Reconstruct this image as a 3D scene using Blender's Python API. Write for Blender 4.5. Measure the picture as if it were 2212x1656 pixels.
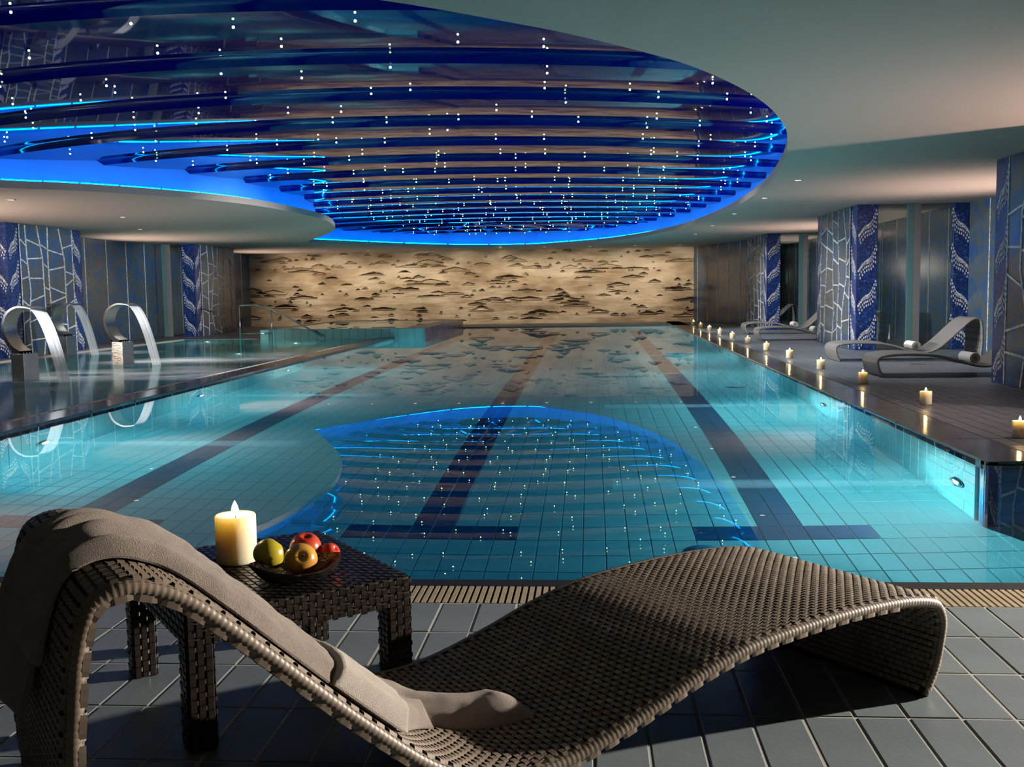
import bpy, bmesh, math, random
from mathutils import Vector, Matrix, noise
from mathutils.geometry import tessellate_polygon

scene = bpy.context.scene
COL = scene.collection
for o in list(bpy.data.objects):
    bpy.data.objects.remove(o)
random.seed(7)

# ------------------------------------------------------------------ camera
F, PPX, PPY = 2230.0, 1114.03, 826.03
PITCH, YAW, ROLL = .0887, .0743, -.0147
CAM = Vector((0, 0, 1.15))
_fw = Vector((-math.sin(YAW), math.cos(YAW), 0)); _rt = Vector((math.cos(YAW), math.sin(YAW), 0)); _up = Vector((0, 0, 1))
C_F = _fw * math.cos(PITCH) - _up * math.sin(PITCH)
_u2 = _up * math.cos(PITCH) + _fw * math.sin(PITCH)
C_R = _rt * math.cos(ROLL) + _u2 * math.sin(ROLL)
C_U = _u2 * math.cos(ROLL) - _rt * math.sin(ROLL)
cd = bpy.data.cameras.new('camera'); cam = bpy.data.objects.new('camera', cd); COL.objects.link(cam)
cd.sensor_fit = 'HORIZONTAL'; cd.sensor_width = 36.0; cd.lens = 36.0 * F / 2212.0
cd.shift_x = (1106 - PPX) / 2212.0; cd.shift_y = -(828 - PPY) / 2212.0
cd.clip_start = .05; cd.clip_end = 200
M3 = Matrix((C_R, C_U, -C_F)).transposed()
cam.matrix_world = Matrix.Translation(CAM) @ M3.to_4x4()
scene.camera = cam

def ray(px, py):
    return (C_F + C_R * ((px - PPX) / F) - C_U * ((py - PPY) / F)).normalized()
def P(px, py, z=0.0):
    d = ray(px, py); return CAM + d * ((z - CAM.z) / d.z)

# ------------------------------------------------------------------ world, exposure
wd = bpy.data.worlds.new('world'); scene.world = wd; wd.use_nodes = True
wd.node_tree.nodes['Background'].inputs[0].default_value = (.50, .47, .44, 1)
wd.node_tree.nodes['Background'].inputs[1].default_value = .022
scene.view_settings.view_transform = 'Standard'; scene.view_settings.look = 'None'
scene.view_settings.exposure = 0.0; scene.view_settings.gamma = 1.0; scene.view_settings.use_curve_mapping = False
cy = scene.cycles
cy.max_bounces = 8; cy.transparent_max_bounces = 10; cy.transmission_bounces = 6; cy.glossy_bounces = 4; cy.diffuse_bounces = 2
cy.volume_bounces = 1; cy.caustics_reflective = False; cy.caustics_refractive = True; cy.sample_clamp_indirect = 4.0; cy.blur_glossy = .5; cy.adaptive_threshold = .05

# ------------------------------------------------------------------ dimensions
CEIL = 2.574
POOL_L, POOL_R, POOL_N, POOL_F, POOL_C = -5.0, 2.54, 4.03, 32.8, 6.83
DEPTH = 1.8
ALC = 4.7                       # right end of the wider near part of the pool
COPE = 2.927
WALL_R, WALL_L, WALL_B = 6.62, -12.15, 36.2
PIER_R, PIER_L = 4.69, -10.98
SHORE = -10.7

FILL_UPLIGHTS = [(6.3, 15.4, 330), (6.3, 25.2, 330), (6.3, 33.6, 200), (-11.8, 25.0, 300), (-11.8, 34.2, 260)]
DECK_FILL = [(2.78, 14.3, 200), (2.78, 17.0, 260), (2.78, 20.5, 220), (2.78, 24.2, 280), (2.78, 28.0, 220)]
LEFT_FILL = [(-8.4, 14.6, 170), (-8.4, 18.2, 190), (-9.6, 21.6, 150)]
# ------------------------------------------------------------------ lamps
def lamp(name, kind, loc, energy, color, target=None, **kw):
    l = bpy.data.lights.new(name, kind); l.energy = energy; l.color = color
    for k, v in kw.items(): setattr(l, k, v)
    o = bpy.data.objects.new(name, l); COL.objects.link(o); o.location = loc
    if target is not None:
        o.rotation_euler = (Vector(target) - Vector(loc)).to_track_quat('-Z', 'Y').to_euler()
    return o
# wall sconces on the right wall (out of frame): one throws its light on the near lounger, one up to the ceiling
lamp('sconce_and_fill_lamp', 'SPOT', (6.35, 5.25, 1.62), 5200, (1, .90, .78), (.1, 2.5, .35), spot_size=.60, spot_blend=.5, shadow_soft_size=.05)
lamp('sconce_and_fill_lamp', 'SPOT', (6.35, 8.0, 1.62), 950, (1, .78, .68), (2.6, 9.6, 3.4), spot_size=2.3, spot_blend=.9, shadow_soft_size=.1)
# wall sconces on the left wall (out of frame)
lamp('sconce_and_fill_lamp', 'SPOT', (-11.9, 12.2, 1.9), 10500, (.97, .97, 1), (4.6, 17.6, -.3), spot_size=.40, spot_blend=.7, shadow_soft_size=.06)
lamp('sconce_and_fill_lamp', 'SPOT', (-11.9, 13.4, 1.9), 11000, (.97, .97, 1), (4.6, 26.0, -.1), spot_size=.30, spot_blend=.7, shadow_soft_size=.06)
lamp('sconce_and_fill_lamp', 'SPOT', (-11.9, 14.6, 1.6), 1100, (1, .80, .70), (-7.4, 17.0, 3.6), spot_size=2.3, spot_blend=.9, shadow_soft_size=.1)
# added spots, out of frame at right, that brighten the fountains and left pillars
lamp('sconce_and_fill_lamp', 'SPOT', (6.35, 6.3, 1.75), 11000, (.93, .97, 1), (-9.4, 19.6, .45), spot_size=.31, spot_blend=.7, shadow_soft_size=.06)
lamp('sconce_and_fill_lamp', 'SPOT', (6.35, 7.1, 1.75), 15000, (.93, .97, 1), (-11.2, 28.6, .8), spot_size=.22, spot_blend=.7, shadow_soft_size=.06)
# added fill uplights against the side walls, to brighten the ceiling
for ux, uy, ue in FILL_UPLIGHTS:
    lamp('fill_uplight_lamp', 'SPOT', (ux, uy, .34), ue, (1, .82, .72), (ux * .86, uy, 2.6), spot_size=1.9, spot_blend=.9, shadow_soft_size=.08)
# added downlights between the recess and the right deck, to brighten the deck
for dx, dy, de in DECK_FILL:
    lamp('downlight_and_fill_lamp', 'SPOT', (dx, dy, 2.55), de, (.88, .95, 1), (dx + 1.9, dy + .2, 0), spot_size=1.75, spot_blend=.7, shadow_soft_size=.04)

for dx, dy, de in LEFT_FILL:  # added downlights that brighten the wading pool foam and fountains
    lamp('downlight_and_fill_lamp', 'SPOT', (dx, dy, 2.55), de, (.90, .96, 1), (dx + .2, dy + .2, 0), spot_size=1.9, spot_blend=.7, shadow_soft_size=.04)

# ------------------------------------------------------------------ object helpers
def link(o, parent=None):
    COL.objects.link(o)
    if parent is not None: o.parent = parent
    return o
def tag(o, label=None, cat=None, group=None, kind=None):
    if label: o['label'] = label
    if cat: o['category'] = cat
    if group: o['group'] = group
    if kind: o['kind'] = kind
    return o
def empty(name, loc=(0, 0, 0), rz=0.0):
    o = bpy.data.objects.new(name, None); o.empty_display_size = .1; o.location = loc; o.rotation_euler = (0, 0, rz); return link(o)
def data(name, v, f, mats, fm=None, smooth=False):
    me = bpy.data.meshes.new(name); me.from_pydata([tuple(p) for p in v], [], f)
    for m in (mats if isinstance(mats, (list, tuple)) else [mats]): me.materials.append(m)
    if fm: me.polygons.foreach_set('material_index', fm)
    if smooth: me.polygons.foreach_set('use_smooth', [True] * len(me.polygons))
    me.update(); return me
def put(name, me, parent=None, loc=None, rz=None):
    o = bpy.data.objects.new(name, me)
    if loc is not None: o.location = loc
    if rz is not None: o.rotation_euler = (0, 0, rz)
    return link(o, parent)
class MB:
    def __init__(s): s.v = []; s.f = []; s.m = []
    def add(s, v, f, mi=0):
        n = len(s.v); s.v += v; s.f += [tuple(i + n for i in q) for q in f]; s.m += [mi] * len(f); return s
    def box(s, a, b, mi=0, bev=0.0):
        (x0, y0, z0), (x1, y1, z1) = a, b
        if not bev:
            v = [(x0, y0, z0), (x1, y0, z0), (x1, y1, z0), (x0, y1, z0), (x0, y0, z1), (x1, y0, z1), (x1, y1, z1), (x0, y1, z1)]
            return s.add(v, [(0, 3, 2, 1), (4, 5, 6, 7), (0, 1, 5, 4), (1, 2, 6, 5), (2, 3, 7, 6), (3, 0, 4, 7)], mi)
        bm = bmesh.new(); bmesh.ops.create_cube(bm, size=1)
        for w in bm.verts: w.co = Vector(((x0 + x1) / 2 + w.co.x * (x1 - x0), (y0 + y1) / 2 + w.co.y * (y1 - y0), (z0 + z1) / 2 + w.co.z * (z1 - z0)))
        bmesh.ops.bevel(bm, geom=bm.edges[:], offset=bev, segments=2, affect='EDGES', profile=.6)
        bm.verts.index_update()
        s.add([tuple(w.co) for w in bm.verts], [tuple(w.index for w in fc.verts) for fc in bm.faces], mi); bm.free(); return s
    def grid(s, pts, mi=0, closed=False):
        nr, nc = len(pts), len(pts[0]); v = [p for r in pts for p in r]; f = []
        for i in range(nr - 1):
            for j in range(nc if closed else nc - 1):
                k = (j + 1) % nc; f.append((i * nc + j, i * nc + k, (i + 1) * nc + k, (i + 1) * nc + j))
        return s.add(v, f, mi)
    def tube(s, path, r, n=10, mi=0, cap=True, closed=False):
        path = [Vector(p) for p in path]; N = len(path); rings = []; prev = None
        for i, p in enumerate(path):
            t = (path[min(i + 1, N - 1)] - path[max(i - 1, 0)])
            if t.length < 1e-9: t = Vector((0, 0, 1))
            t.normalize()
            if prev is None:
                a = Vector((0, 0, 1)) if abs(t.z) < .9 else Vector((1, 0, 0)); prev = (a - t * a.dot(t)).normalized()
            else:
                prev = (prev - t * prev.dot(t)).normalized()
            b = t.cross(prev); rr = r[i] if isinstance(r, (list, tuple)) else r
            rings.append([tuple(p + prev * (rr * math.cos(2 * math.pi * k / n)) + b * (rr * math.sin(2 * math.pi * k / n))) for k in range(n)])
        b0 = len(s.v); s.grid(rings, mi, True)
        if cap:
            s.f.append(tuple(range(b0, b0 + n))[::-1]); s.m.append(mi)
            e = b0 + (N - 1) * n; s.f.append(tuple(range(e, e + n))); s.m.append(mi)
        return s
    def lathe(s, prof, n=24, mi=0, c=(0, 0, 0)):
        rings = [[(c[0] + r * math.cos(2 * math.pi * k / n), c[1] + r * math.sin(2 * math.pi * k / n), c[2] + z) for k in range(n)] for r, z in prof]
        return s.grid(rings, mi, True)
    def mesh(s, name, mats, smooth=False): return data(name, s.v, s.f, mats, s.m, smooth)
    def build(s, name, mats, parent=None, smooth=False, loc=None, rz=None): return put(name, s.mesh(name, mats, smooth), parent, loc, rz)
def struct(o): o['kind'] = 'structure'; return o
def crom(pts, n):
    pts = [Vector(p) for p in pts]; out = []
    for i in range(len(pts) - 1):
        a, b, c, d = pts[max(i - 1, 0)], pts[i], pts[i + 1], pts[min(i + 2, len(pts) - 1)]
        for k in range(n):
            t = k / n
            out.append(.5 * ((2 * b) + (c - a) * t + (2 * a - 5 * b + 4 * c - d) * t * t + (3 * b - a - 3 * c + d) * t ** 3))
    out.append(pts[-1]); return out

# ------------------------------------------------------------------ materials
def nodes(name):
    m = bpy.data.materials.new(name); m.use_nodes = True; nt = m.node_tree
    return m, nt, nt.nodes['Principled BSDF'], nt.nodes['Material Output']
def N(nt, t, **kw):
    n = nt.nodes.new(t)
    for k, v in kw.items():
        if k.startswith('i_'): n.inputs[k[2:].replace('_', ' ')].default_value = v
        else: setattr(n, k, v)
    return n
def c4(c): return (c[0], c[1], c[2], 1)
def ramp(nt, fac, stops, interp='LINEAR'):
    r = N(nt, 'ShaderNodeValToRGB'); r.color_ramp.interpolation = interp; e = r.color_ramp.elements
    while len(e) < len(stops): e.new(.5)
    for i, (p, c) in enumerate(stops): e[i].position = p; e[i].color = c4(c)
    nt.links.new(fac, r.inputs[0]); return r
def pm(name, col, rough=.5, metal=0.0, spec=.5, col2=None, scale=8.0, stretch=None, bump=0.0, bscale=None, detail=4.0, **kw):
    m, nt, b, out = nodes(name)
    b.inputs['Base Color'].default_value = c4(col); b.inputs['Roughness'].default_value = rough; b.inputs['Metallic'].default_value = metal
    b.inputs['Specular IOR Level'].default_value = spec
    for k, v in kw.items(): b.inputs[k.replace('_', ' ')].default_value = v
    if col2 is not None or bump:
        tc = N(nt, 'ShaderNodeTexCoord'); vec = tc.outputs['Object']
        if stretch:
            mp = N(nt, 'ShaderNodeMapping'); mp.inputs['Scale'].default_value = stretch; nt.links.new(vec, mp.inputs[0]); vec = mp.outputs[0]
        if col2 is not None:
            nz = N(nt, 'ShaderNodeTexNoise'); nz.inputs['Scale'].default_value = scale; nz.inputs['Detail'].default_value = detail; nt.links.new(vec, nz.inputs['Vector'])
            r = ramp(nt, nz.outputs[0], [(.32, col), (.68, col2)]); nt.links.new(r.outputs[0], b.inputs['Base Color'])
        if bump:
            nz2 = N(nt, 'ShaderNodeTexNoise'); nz2.inputs['Scale'].default_value = bscale or scale * 4; nz2.inputs['Detail'].default_value = 3; nt.links.new(vec, nz2.inputs['Vector'])
            bp = N(nt, 'ShaderNodeBump'); bp.inputs['Strength'].default_value = bump; bp.inputs['Distance'].default_value = .01
            nt.links.new(nz2.outputs[0], bp.inputs['Height']); nt.links.new(bp.outputs[0], b.inputs['Normal'])
    return m
def emit(name, col, strength, sampling=None):
    m, nt, b, out = nodes(name); nt.nodes.remove(b)
    e = N(nt, 'ShaderNodeEmission'); e.inputs[0].default_value = c4(col); e.inputs[1].default_value = strength
    nt.links.new(e.outputs[0], out.inputs[0])
    if sampling: m.cycles.emission_sampling = sampling
    return m
M = {}
M['deck'] = pm('deck_tile', (.16, .19, .205), .38, col2=(.20, .235, .25), scale=3, bump=.05, bscale=60)
M['grout'] = pm('grout', (.42, .40, .36), .8)
M['deck_r'] = pm('deck_tile_right', (.14, .16, .18), .40, col2=(.18, .20, .22), scale=2)
M['coping'] = pm('coping_stone', (.13, .11, .09), .16, col2=(.20, .17, .14), scale=4, bump=.04, bscale=30)
M['dark_rim'] = pm('dark_rim', (.02, .022, .04), .12, col2=(.03, .03, .05), scale=5)
M['black'] = pm('black_channel', (.006, .006, .006), .5)
M['grate'] = pm('grate_slat', (.42, .34, .23), .5, col2=(.30, .24, .16), scale=14)
M['tile_pale'] = pm('pool_tile_pale', (.36, .62, .62), .3, col2=(.42, .68, .67), scale=1.2)
M['tile_dark'] = pm('pool_tile_dark', (.02, .06, .13), .3, col2=(.03, .08, .16), scale=9)
M['pool_grout'] = pm('pool_grout', (.20, .36, .34), .8)
M['tile_wall'] = pm('pool_wall_tile', (.30, .60, .60), .25, col2=(.36, .66, .65), scale=1.0)
M['tile_blue'] = pm('pool_blue_tile', (.02, .10, .25), .25, col2=(.03, .14, .30), scale=2)
M['paint'] = pm('ceiling_paint', (.58, .455, .39), .85)
M['cove'] = pm('cove_glow_tint', (.10, .42, .90), .7)  # white cove wall; the blue LED glow is put into its colour
M['film'] = pm('stretch_film', (.001, .003, .12), .03, spec=.09)
M['led'] = emit('led_blue', (.0, .28, 1.0), 34)
M['star'] = emit('fibre_light', (.55, 1.0, .42), 24, 'NONE')
M['stem'] = pm('fibre_stem', (.3, .35, .4), .3, .8)
M['steel'] = pm('brushed_steel', (.50, .50, .49), .14, 1.0)
M['hammered'] = pm('hammered_steel', (.52, .50, .47), .22, 1.0, bump=.5, bscale=70)
M['chrome'] = pm('rail_steel', (.55, .55, .56), .2, 1.0)
M['silver'] = None
M['wax'] = pm('candle_wax', (.95, .84, .60), .45, Subsurface_Weight=.55, Subsurface_Scale=.05)
M['wax'].node_tree.nodes['Principled BSDF'].inputs['Subsurface Radius'].default_value = (1.0, .85, .65)
M['wick'] = pm('wick', (.02, .015, .01), .9)
M['flame'] = emit('flame', (1.0, .66, .28), 130)
M['wicker'] = pm('wicker_strand', (.17, .128, .092), .45, col2=(.25, .195, .145), scale=22)
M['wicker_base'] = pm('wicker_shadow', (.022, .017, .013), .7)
M['wicker_far'] = None
M['wicker_dark'] = pm('dark_wicker_strand', (.016, .012, .010), .32, col2=(.028, .020, .016), scale=18)
M['towel'] = pm('beige_towel', (.36, .285, .235), .95, col2=(.43, .345, .29), scale=30, bump=.85, bscale=560, Sheen_Weight=.35)
M['towel_flap'] = pm('pale_towel_band', (.66, .58, .50), .95, bump=.85, bscale=560, Sheen_Weight=.3)
M['towel_white'] = pm('white_towel', (.72, .68, .62), .95, bump=.5, bscale=200)
M['towel_grey'] = pm('grey_towel_edge', (.10, .10, .11), .95, bump=.5, bscale=200)
M['apple_y'] = pm('yellow_apple', (.52, .40, .03), .28, col2=(.40, .36, .03), scale=9)
M['apple_r'] = pm('red_apple', (.52, .02, .02), .25, col2=(.62, .10, .04), scale=16)
M['apple_m'] = pm('blushed_apple', (.50, .36, .04), .27, col2=(.60, .16, .06), scale=8)
M['stalk'] = pm('apple_stalk', (.10, .06, .03), .8)
M['bowl'] = pm('hammered_bowl', (.16, .13, .11), .22, .9, bump=.9, bscale=45)
M['trim_metal'] = pm('trim_metal', (.30, .30, .30), .35, .8)
M['lens'] = emit('downlight_lens', (1, .88, .70), 2.2)
M['pool_lens'] = emit('pool_lamp_lens', (.85, 1, 1), 26)
M['post'] = pm('grey_post', (.20, .19, .18), .5)
M['teal_edge'] = pm('teal_glass_edge', (.10, .20, .20), .2)
M['drain'] = pm('drain_grille', (.06, .12, .18), .4)

def mosaic(name, stops, cell, rough, metal=0.0, emph=0):
    m, nt, b, out = nodes(name)
    tc = N(nt, 'ShaderNodeTexCoord'); sn = N(nt, 'ShaderNodeVectorMath', operation='SNAP'); sn.inputs[1].default_value = (cell, cell, cell)
    ad = N(nt, 'ShaderNodeVectorMath', operation='ADD'); ad.inputs[1].default_value = (.0031, .0047, .0023)
    nt.links.new(tc.outputs['Object'], ad.inputs[0]); nt.links.new(ad.outputs[0], sn.inputs[0])
    wn = N(nt, 'ShaderNodeTexWhiteNoise', noise_dimensions='3D'); nt.links.new(sn.outputs[0], wn.inputs[0])
    r = ramp(nt, wn.outputs[0], stops); nt.links.new(r.outputs[0], b.inputs['Base Color'])
    b.inputs['Roughness'].default_value = rough; b.inputs['Metallic'].default_value = metal
    return m
M['mosaic'] = mosaic('blue_mosaic', [(0, (.004, .014, .07)), (.6, (.010, .035, .16)), (.93, (.022, .07, .26)), (1, (.08, .17, .45))], .026, .3)
M['silver'] = mosaic('silver_mosaic', [(0, (.38, .36, .34)), (.5, (.72, .70, .67)), (1, (1, .98, .95))], .03, .35, .0)
def slate():
    m, nt, b, out = nodes('glass_slate')
    tc = N(nt, 'ShaderNodeTexCoord')
    a = N(nt, 'ShaderNodeTexNoise'); a.inputs['Scale'].default_value = 3.2; a.inputs['Detail'].default_value = 8; a.inputs['Roughness'].default_value = .65
    nt.links.new(tc.outputs['Object'], a.inputs['Vector'])
    r = ramp(nt, a.outputs[0], [(.34, (.03, .085, .25)), (.47, (.05, .10, .17)), (.56, (.10, .11, .085)), (.70, (.03, .10, .28))])
    nt.links.new(r.outputs[0], b.inputs['Base Color']); b.inputs['Roughness'].default_value = .2; b.inputs['Specular IOR Level'].default_value = .5
    return m
M['slate'] = slate()
def wickerfar():
    m, nt, b, out = nodes('wicker_far')
    tc = N(nt, 'ShaderNodeTexCoord'); br = N(nt, 'ShaderNodeTexBrick')
    br.inputs['Scale'].default_value = 34; br.inputs['Color1'].default_value = (.27, .25, .23, 1); br.inputs['Color2'].default_value = (.31, .285, .26, 1); br.inputs['Mortar'].default_value = (.03, .027, .024, 1)
    br.inputs['Mortar Size'].default_value = .03
    nt.links.new(tc.outputs['Object'], br.inputs['Vector']); nt.links.new(br.outputs['Color'], b.inputs['Base Color'])
    b.inputs['Roughness'].default_value = .45
    return m
M['wicker_far'] = wickerfar()
def stone():
    m, nt, b, out = nodes('stone_face'); L = nt.links.new
    tc = N(nt, 'ShaderNodeTexCoord'); mp = N(nt, 'ShaderNodeMapping'); mp.inputs['Scale'].default_value = (.55, 1, 1.6); L(tc.outputs['Object'], mp.inputs[0])
    n1 = N(nt, 'ShaderNodeTexNoise'); n1.inputs['Scale'].default_value = 1.1; n1.inputs['Detail'].default_value = 9; n1.inputs['Roughness'].default_value = .62; L(mp.outputs[0], n1.inputs['Vector'])
    r = ramp(nt, n1.outputs[0], [(.30, (.17, .11, .06)), (.44, (.35, .255, .16)), (.58, (.50, .40, .28)), (.74, (.60, .52, .41))])
    L(r.outputs[0], b.inputs['Base Color'])
    n2 = N(nt, 'ShaderNodeTexNoise'); n2.inputs['Scale'].default_value = 14; n2.inputs['Detail'].default_value = 6; L(mp.outputs[0], n2.inputs['Vector'])
    bp = N(nt, 'ShaderNodeBump'); bp.inputs['Strength'].default_value = .5; bp.inputs['Distance'].default_value = .02; L(n2.outputs[0], bp.inputs['Height']); L(bp.outputs[0], b.inputs['Normal'])
    b.inputs['Roughness'].default_value = .8
    return m
M['stone'] = stone()
def water(name, absorb, dens):
    m, nt, b, out = nodes(name); nt.nodes.remove(b)
    g = N(nt, 'ShaderNodeBsdfGlass'); g.inputs['IOR'].default_value = 1.33; g.inputs['Roughness'].default_value = 0; g.inputs['Color'].default_value = (1, 1, 1, 1)
    nt.links.new(g.outputs[0], out.inputs['Surface'])
    if dens:
        va = N(nt, 'ShaderNodeVolumeAbsorption'); va.inputs[0].default_value = c4(absorb); va.inputs[1].default_value = dens
        nt.links.new(va.outputs[0], out.inputs['Volume'])
    return m
M['water'] = water('pool_water', (.05, .73, .875), .38)
def foamwater(name, spots, rough):
    m, nt, b, out = nodes(name); nt.nodes.remove(b); L = nt.links.new
    g = N(nt, 'ShaderNodeBsdfGlass'); g.inputs['IOR'].default_value = 1.33; g.inputs['Roughness'].default_value = rough; g.inputs['Color'].default_value = (.75, .95, .95, 1)
    geo = N(nt, 'ShaderNodeNewGeometry'); acc = None
    for (sx, sy, rx, ry, amp) in spots:
        sub = N(nt, 'ShaderNodeVectorMath', operation='SUBTRACT'); sub.inputs[1].default_value = (sx, sy, 0); L(geo.outputs['Position'], sub.inputs[0])
        mul = N(nt, 'ShaderNodeVectorMath', operation='MULTIPLY'); mul.inputs[1].default_value = (1 / rx, 1 / ry, 0); L(sub.outputs[0], mul.inputs[0])
        ln = N(nt, 'ShaderNodeVectorMath', operation='LENGTH'); L(mul.outputs[0], ln.inputs[0])
        mr = N(nt, 'ShaderNodeMapRange', interpolation_type='SMOOTHSTEP'); mr.inputs[1].default_value = 1; mr.inputs[2].default_value = 0; mr.inputs[3].default_value = 0; mr.inputs[4].default_value = amp; L(ln.outputs['Value'], mr.inputs[0])
        if acc is None: acc = mr.outputs[0]
        else:
            ad = N(nt, 'ShaderNodeMath', operation='MAXIMUM'); L(acc, ad.inputs[0]); L(mr.outputs[0], ad.inputs[1]); acc = ad.outputs[0]
    mp = N(nt, 'ShaderNodeMapping'); mp.inputs['Scale'].default_value = (.45, .7, 1); L(geo.outputs['Position'], mp.inputs[0])
    nz = N(nt, 'ShaderNodeTexNoise'); nz.inputs['Scale'].default_value = 1.4; nz.inputs['Detail'].default_value = 3; L(mp.outputs[0], nz.inputs['Vector'])
    mr2 = N(nt, 'ShaderNodeMapRange'); mr2.inputs[1].default_value = .3; mr2.inputs[2].default_value = .7; L(nz.outputs[0], mr2.inputs[0])
    mu = N(nt, 'ShaderNodeMath', operation='MULTIPLY'); L(acc, mu.inputs[0]); L(mr2.outputs[0], mu.inputs[1])
    d = N(nt, 'ShaderNodeBsdfDiffuse'); d.inputs[0].default_value = (.8, .85, .86, 1)
    mx = N(nt, 'ShaderNodeMixShader'); L(mu.outputs[0], mx.inputs[0]); L(g.outputs[0], mx.inputs[1]); L(d.outputs[0], mx.inputs[2]); L(mx.outputs[0], out.inputs[0])
    return m
def sheetwater():
    m, nt, b, out = nodes('falling_water'); nt.nodes.remove(b); L = nt.links.new
    uv = N(nt, 'ShaderNodeTexCoord'); mp = N(nt, 'ShaderNodeMapping'); mp.inputs['Scale'].default_value = (.6, 26, .6); L(uv.outputs['Object'], mp.inputs[0])
    nz = N(nt, 'ShaderNodeTexNoise'); nz.inputs['Scale'].default_value = 1.0; nz.inputs['Detail'].default_value = 3; L(mp.outputs[0], nz.inputs['Vector'])
    mr = N(nt, 'ShaderNodeMapRange'); mr.inputs[1].default_value = .25; mr.inputs[2].default_value = .75; mr.inputs[3].default_value = .30; mr.inputs[4].default_value = .80; L(nz.outputs[0], mr.inputs[0])
    d = N(nt, 'ShaderNodeBsdfDiffuse'); d.inputs[0].default_value = (.85, .88, .9, 1)
    t = N(nt, 'ShaderNodeBsdfTranslucent'); t.inputs[0].default_value = (.85, .88, .9, 1)
    m1 = N(nt, 'ShaderNodeMixShader'); m1.inputs[0].default_value = .4; L(d.outputs[0], m1.inputs[1]); L(t.outputs[0], m1.inputs[2])
    tr = N(nt, 'ShaderNodeBsdfTransparent'); mx = N(nt, 'ShaderNodeMixShader'); L(mr.outputs[0], mx.inputs[0]); L(tr.outputs[0], mx.inputs[1]); L(m1.outputs[0], mx.inputs[2]); L(mx.outputs[0], out.inputs[0])
    return m
M['falling'] = sheetwater()
def glasspane():
    m, nt, b, out = nodes('partition_glass'); nt.nodes.remove(b); L = nt.links.new
    tr = N(nt, 'ShaderNodeBsdfTransparent'); tr.inputs[0].default_value = (.62, .78, .76, 1)
    gl = N(nt, 'ShaderNodeBsdfGlossy'); gl.inputs['Roughness'].default_value = .01; gl.inputs[0].default_value = (.8, .85, .85, 1)
    mx = N(nt, 'ShaderNodeMixShader'); mx.inputs[0].default_value = .38; L(tr.outputs[0], mx.inputs[1]); L(gl.outputs[0], mx.inputs[2]); L(mx.outputs[0], out.inputs[0])
    return m
M['glass'] = glasspane()
M['spa_tile'] = pm('spa_tile', (.16, .42, .42), .25, col2=(.20, .50, .50), scale=3)
M['spa_side'] = pm('spa_side_tile', (.06, .12, .28), .25, col2=(.08, .16, .34), scale=3)

# ------------------------------------------------------------------ tiles
def tile_piece(w, h, t=.012, b=.0025):
    x, y = w / 2, h / 2
    v = [(-x, -y, -t), (x, -y, -t), (x, y, -t), (-x, y, -t), (-x, -y, -b), (x, -y, -b), (x, y, -b), (-x, y, -b), (-x + b, -y + b, 0), (x - b, -y + b, 0), (x - b, y - b, 0), (-x + b, y - b, 0)]
    f = [(8, 9, 10, 11)] + [(i, (i + 1) % 4, 4 + (i + 1) % 4, 4 + i) for i in range(4)] + [(4 + i, 4 + (i + 1) % 4, 8 + (i + 1) % 4, 8 + i) for i in range(4)]
    return v, f
def ground(name, rects, z, mat):
    mb = MB()
    for x0, x1, y0, y1, zb in rects: mb.box((x0, y0, zb), (x1, y1, z), 0)
    return struct(mb.build(name, mat))

# near deck: grout bed, single tiles, grating
floor = ground('floor', [(-6.5, 7.2, -1.2, 3.72, -.3)], -.002, M['grout'])
TW, TL = .1393, .3285
tv, tf = tile_piece(TW - .008, TL - .008)
tme = data('deck_tile', tv, tf, M['deck'])
xs0 = .834 + TW / 2
cells = []
for i in range(-45, 44):
    for j in range(-1, 12):
        x, y = xs0 + i * TW, 2.732 - TL / 2 + (3 - j) * TL
        if y + TL / 2 > 3.72 or not -6.4 < x < 7.1: continue
        cells.append((x, y))
vis = sorted(cells, key=lambda c: (not (-2.3 < c[0] < 2.2 and 1.9 < c[1] < 3.8), (c[0]) ** 2 + c[1] ** 2))
mb = MB()
for k, (x, y) in enumerate(vis):
    dz = random.uniform(-.0008, .0008)
    if k < 170: put('deck_tile', tme, floor, (x, y, dz))
    else: mb.add([(a + x, b + y, c) for a, b, c in tv], tf)
tag(mb.build('deck_tile_field', M['deck'], floor), kind='stuff')
# overflow channel and its grating
trim1 = struct(MB().box((-6.5, 3.945, -.3), (7.2, 4.035, -.002)).box((-6.5, 3.72, -.3), (7.2, 3.95, -.06)).build('trim_1', M['black']))
sl = MB().box((-.0085, 0, -.02), (.0085, .215, 0), 0).mesh('grate_slat', M['grate'])
mbr = MB(); ns = 0
for i in range(-230, 250):
    x = i * .0265
    if -1.05 < x < 2.1 and ns < 300:
        put('grate_slat', sl, trim1, (x, 3.727, -.002)); ns += 1
    else: mbr.box((x - .0085, 3.727, -.022), (x + .0085, 3.942, -.002))
tag(mbr.build('grate_slat_field', M['grate'], trim1), kind='stuff')

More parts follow.
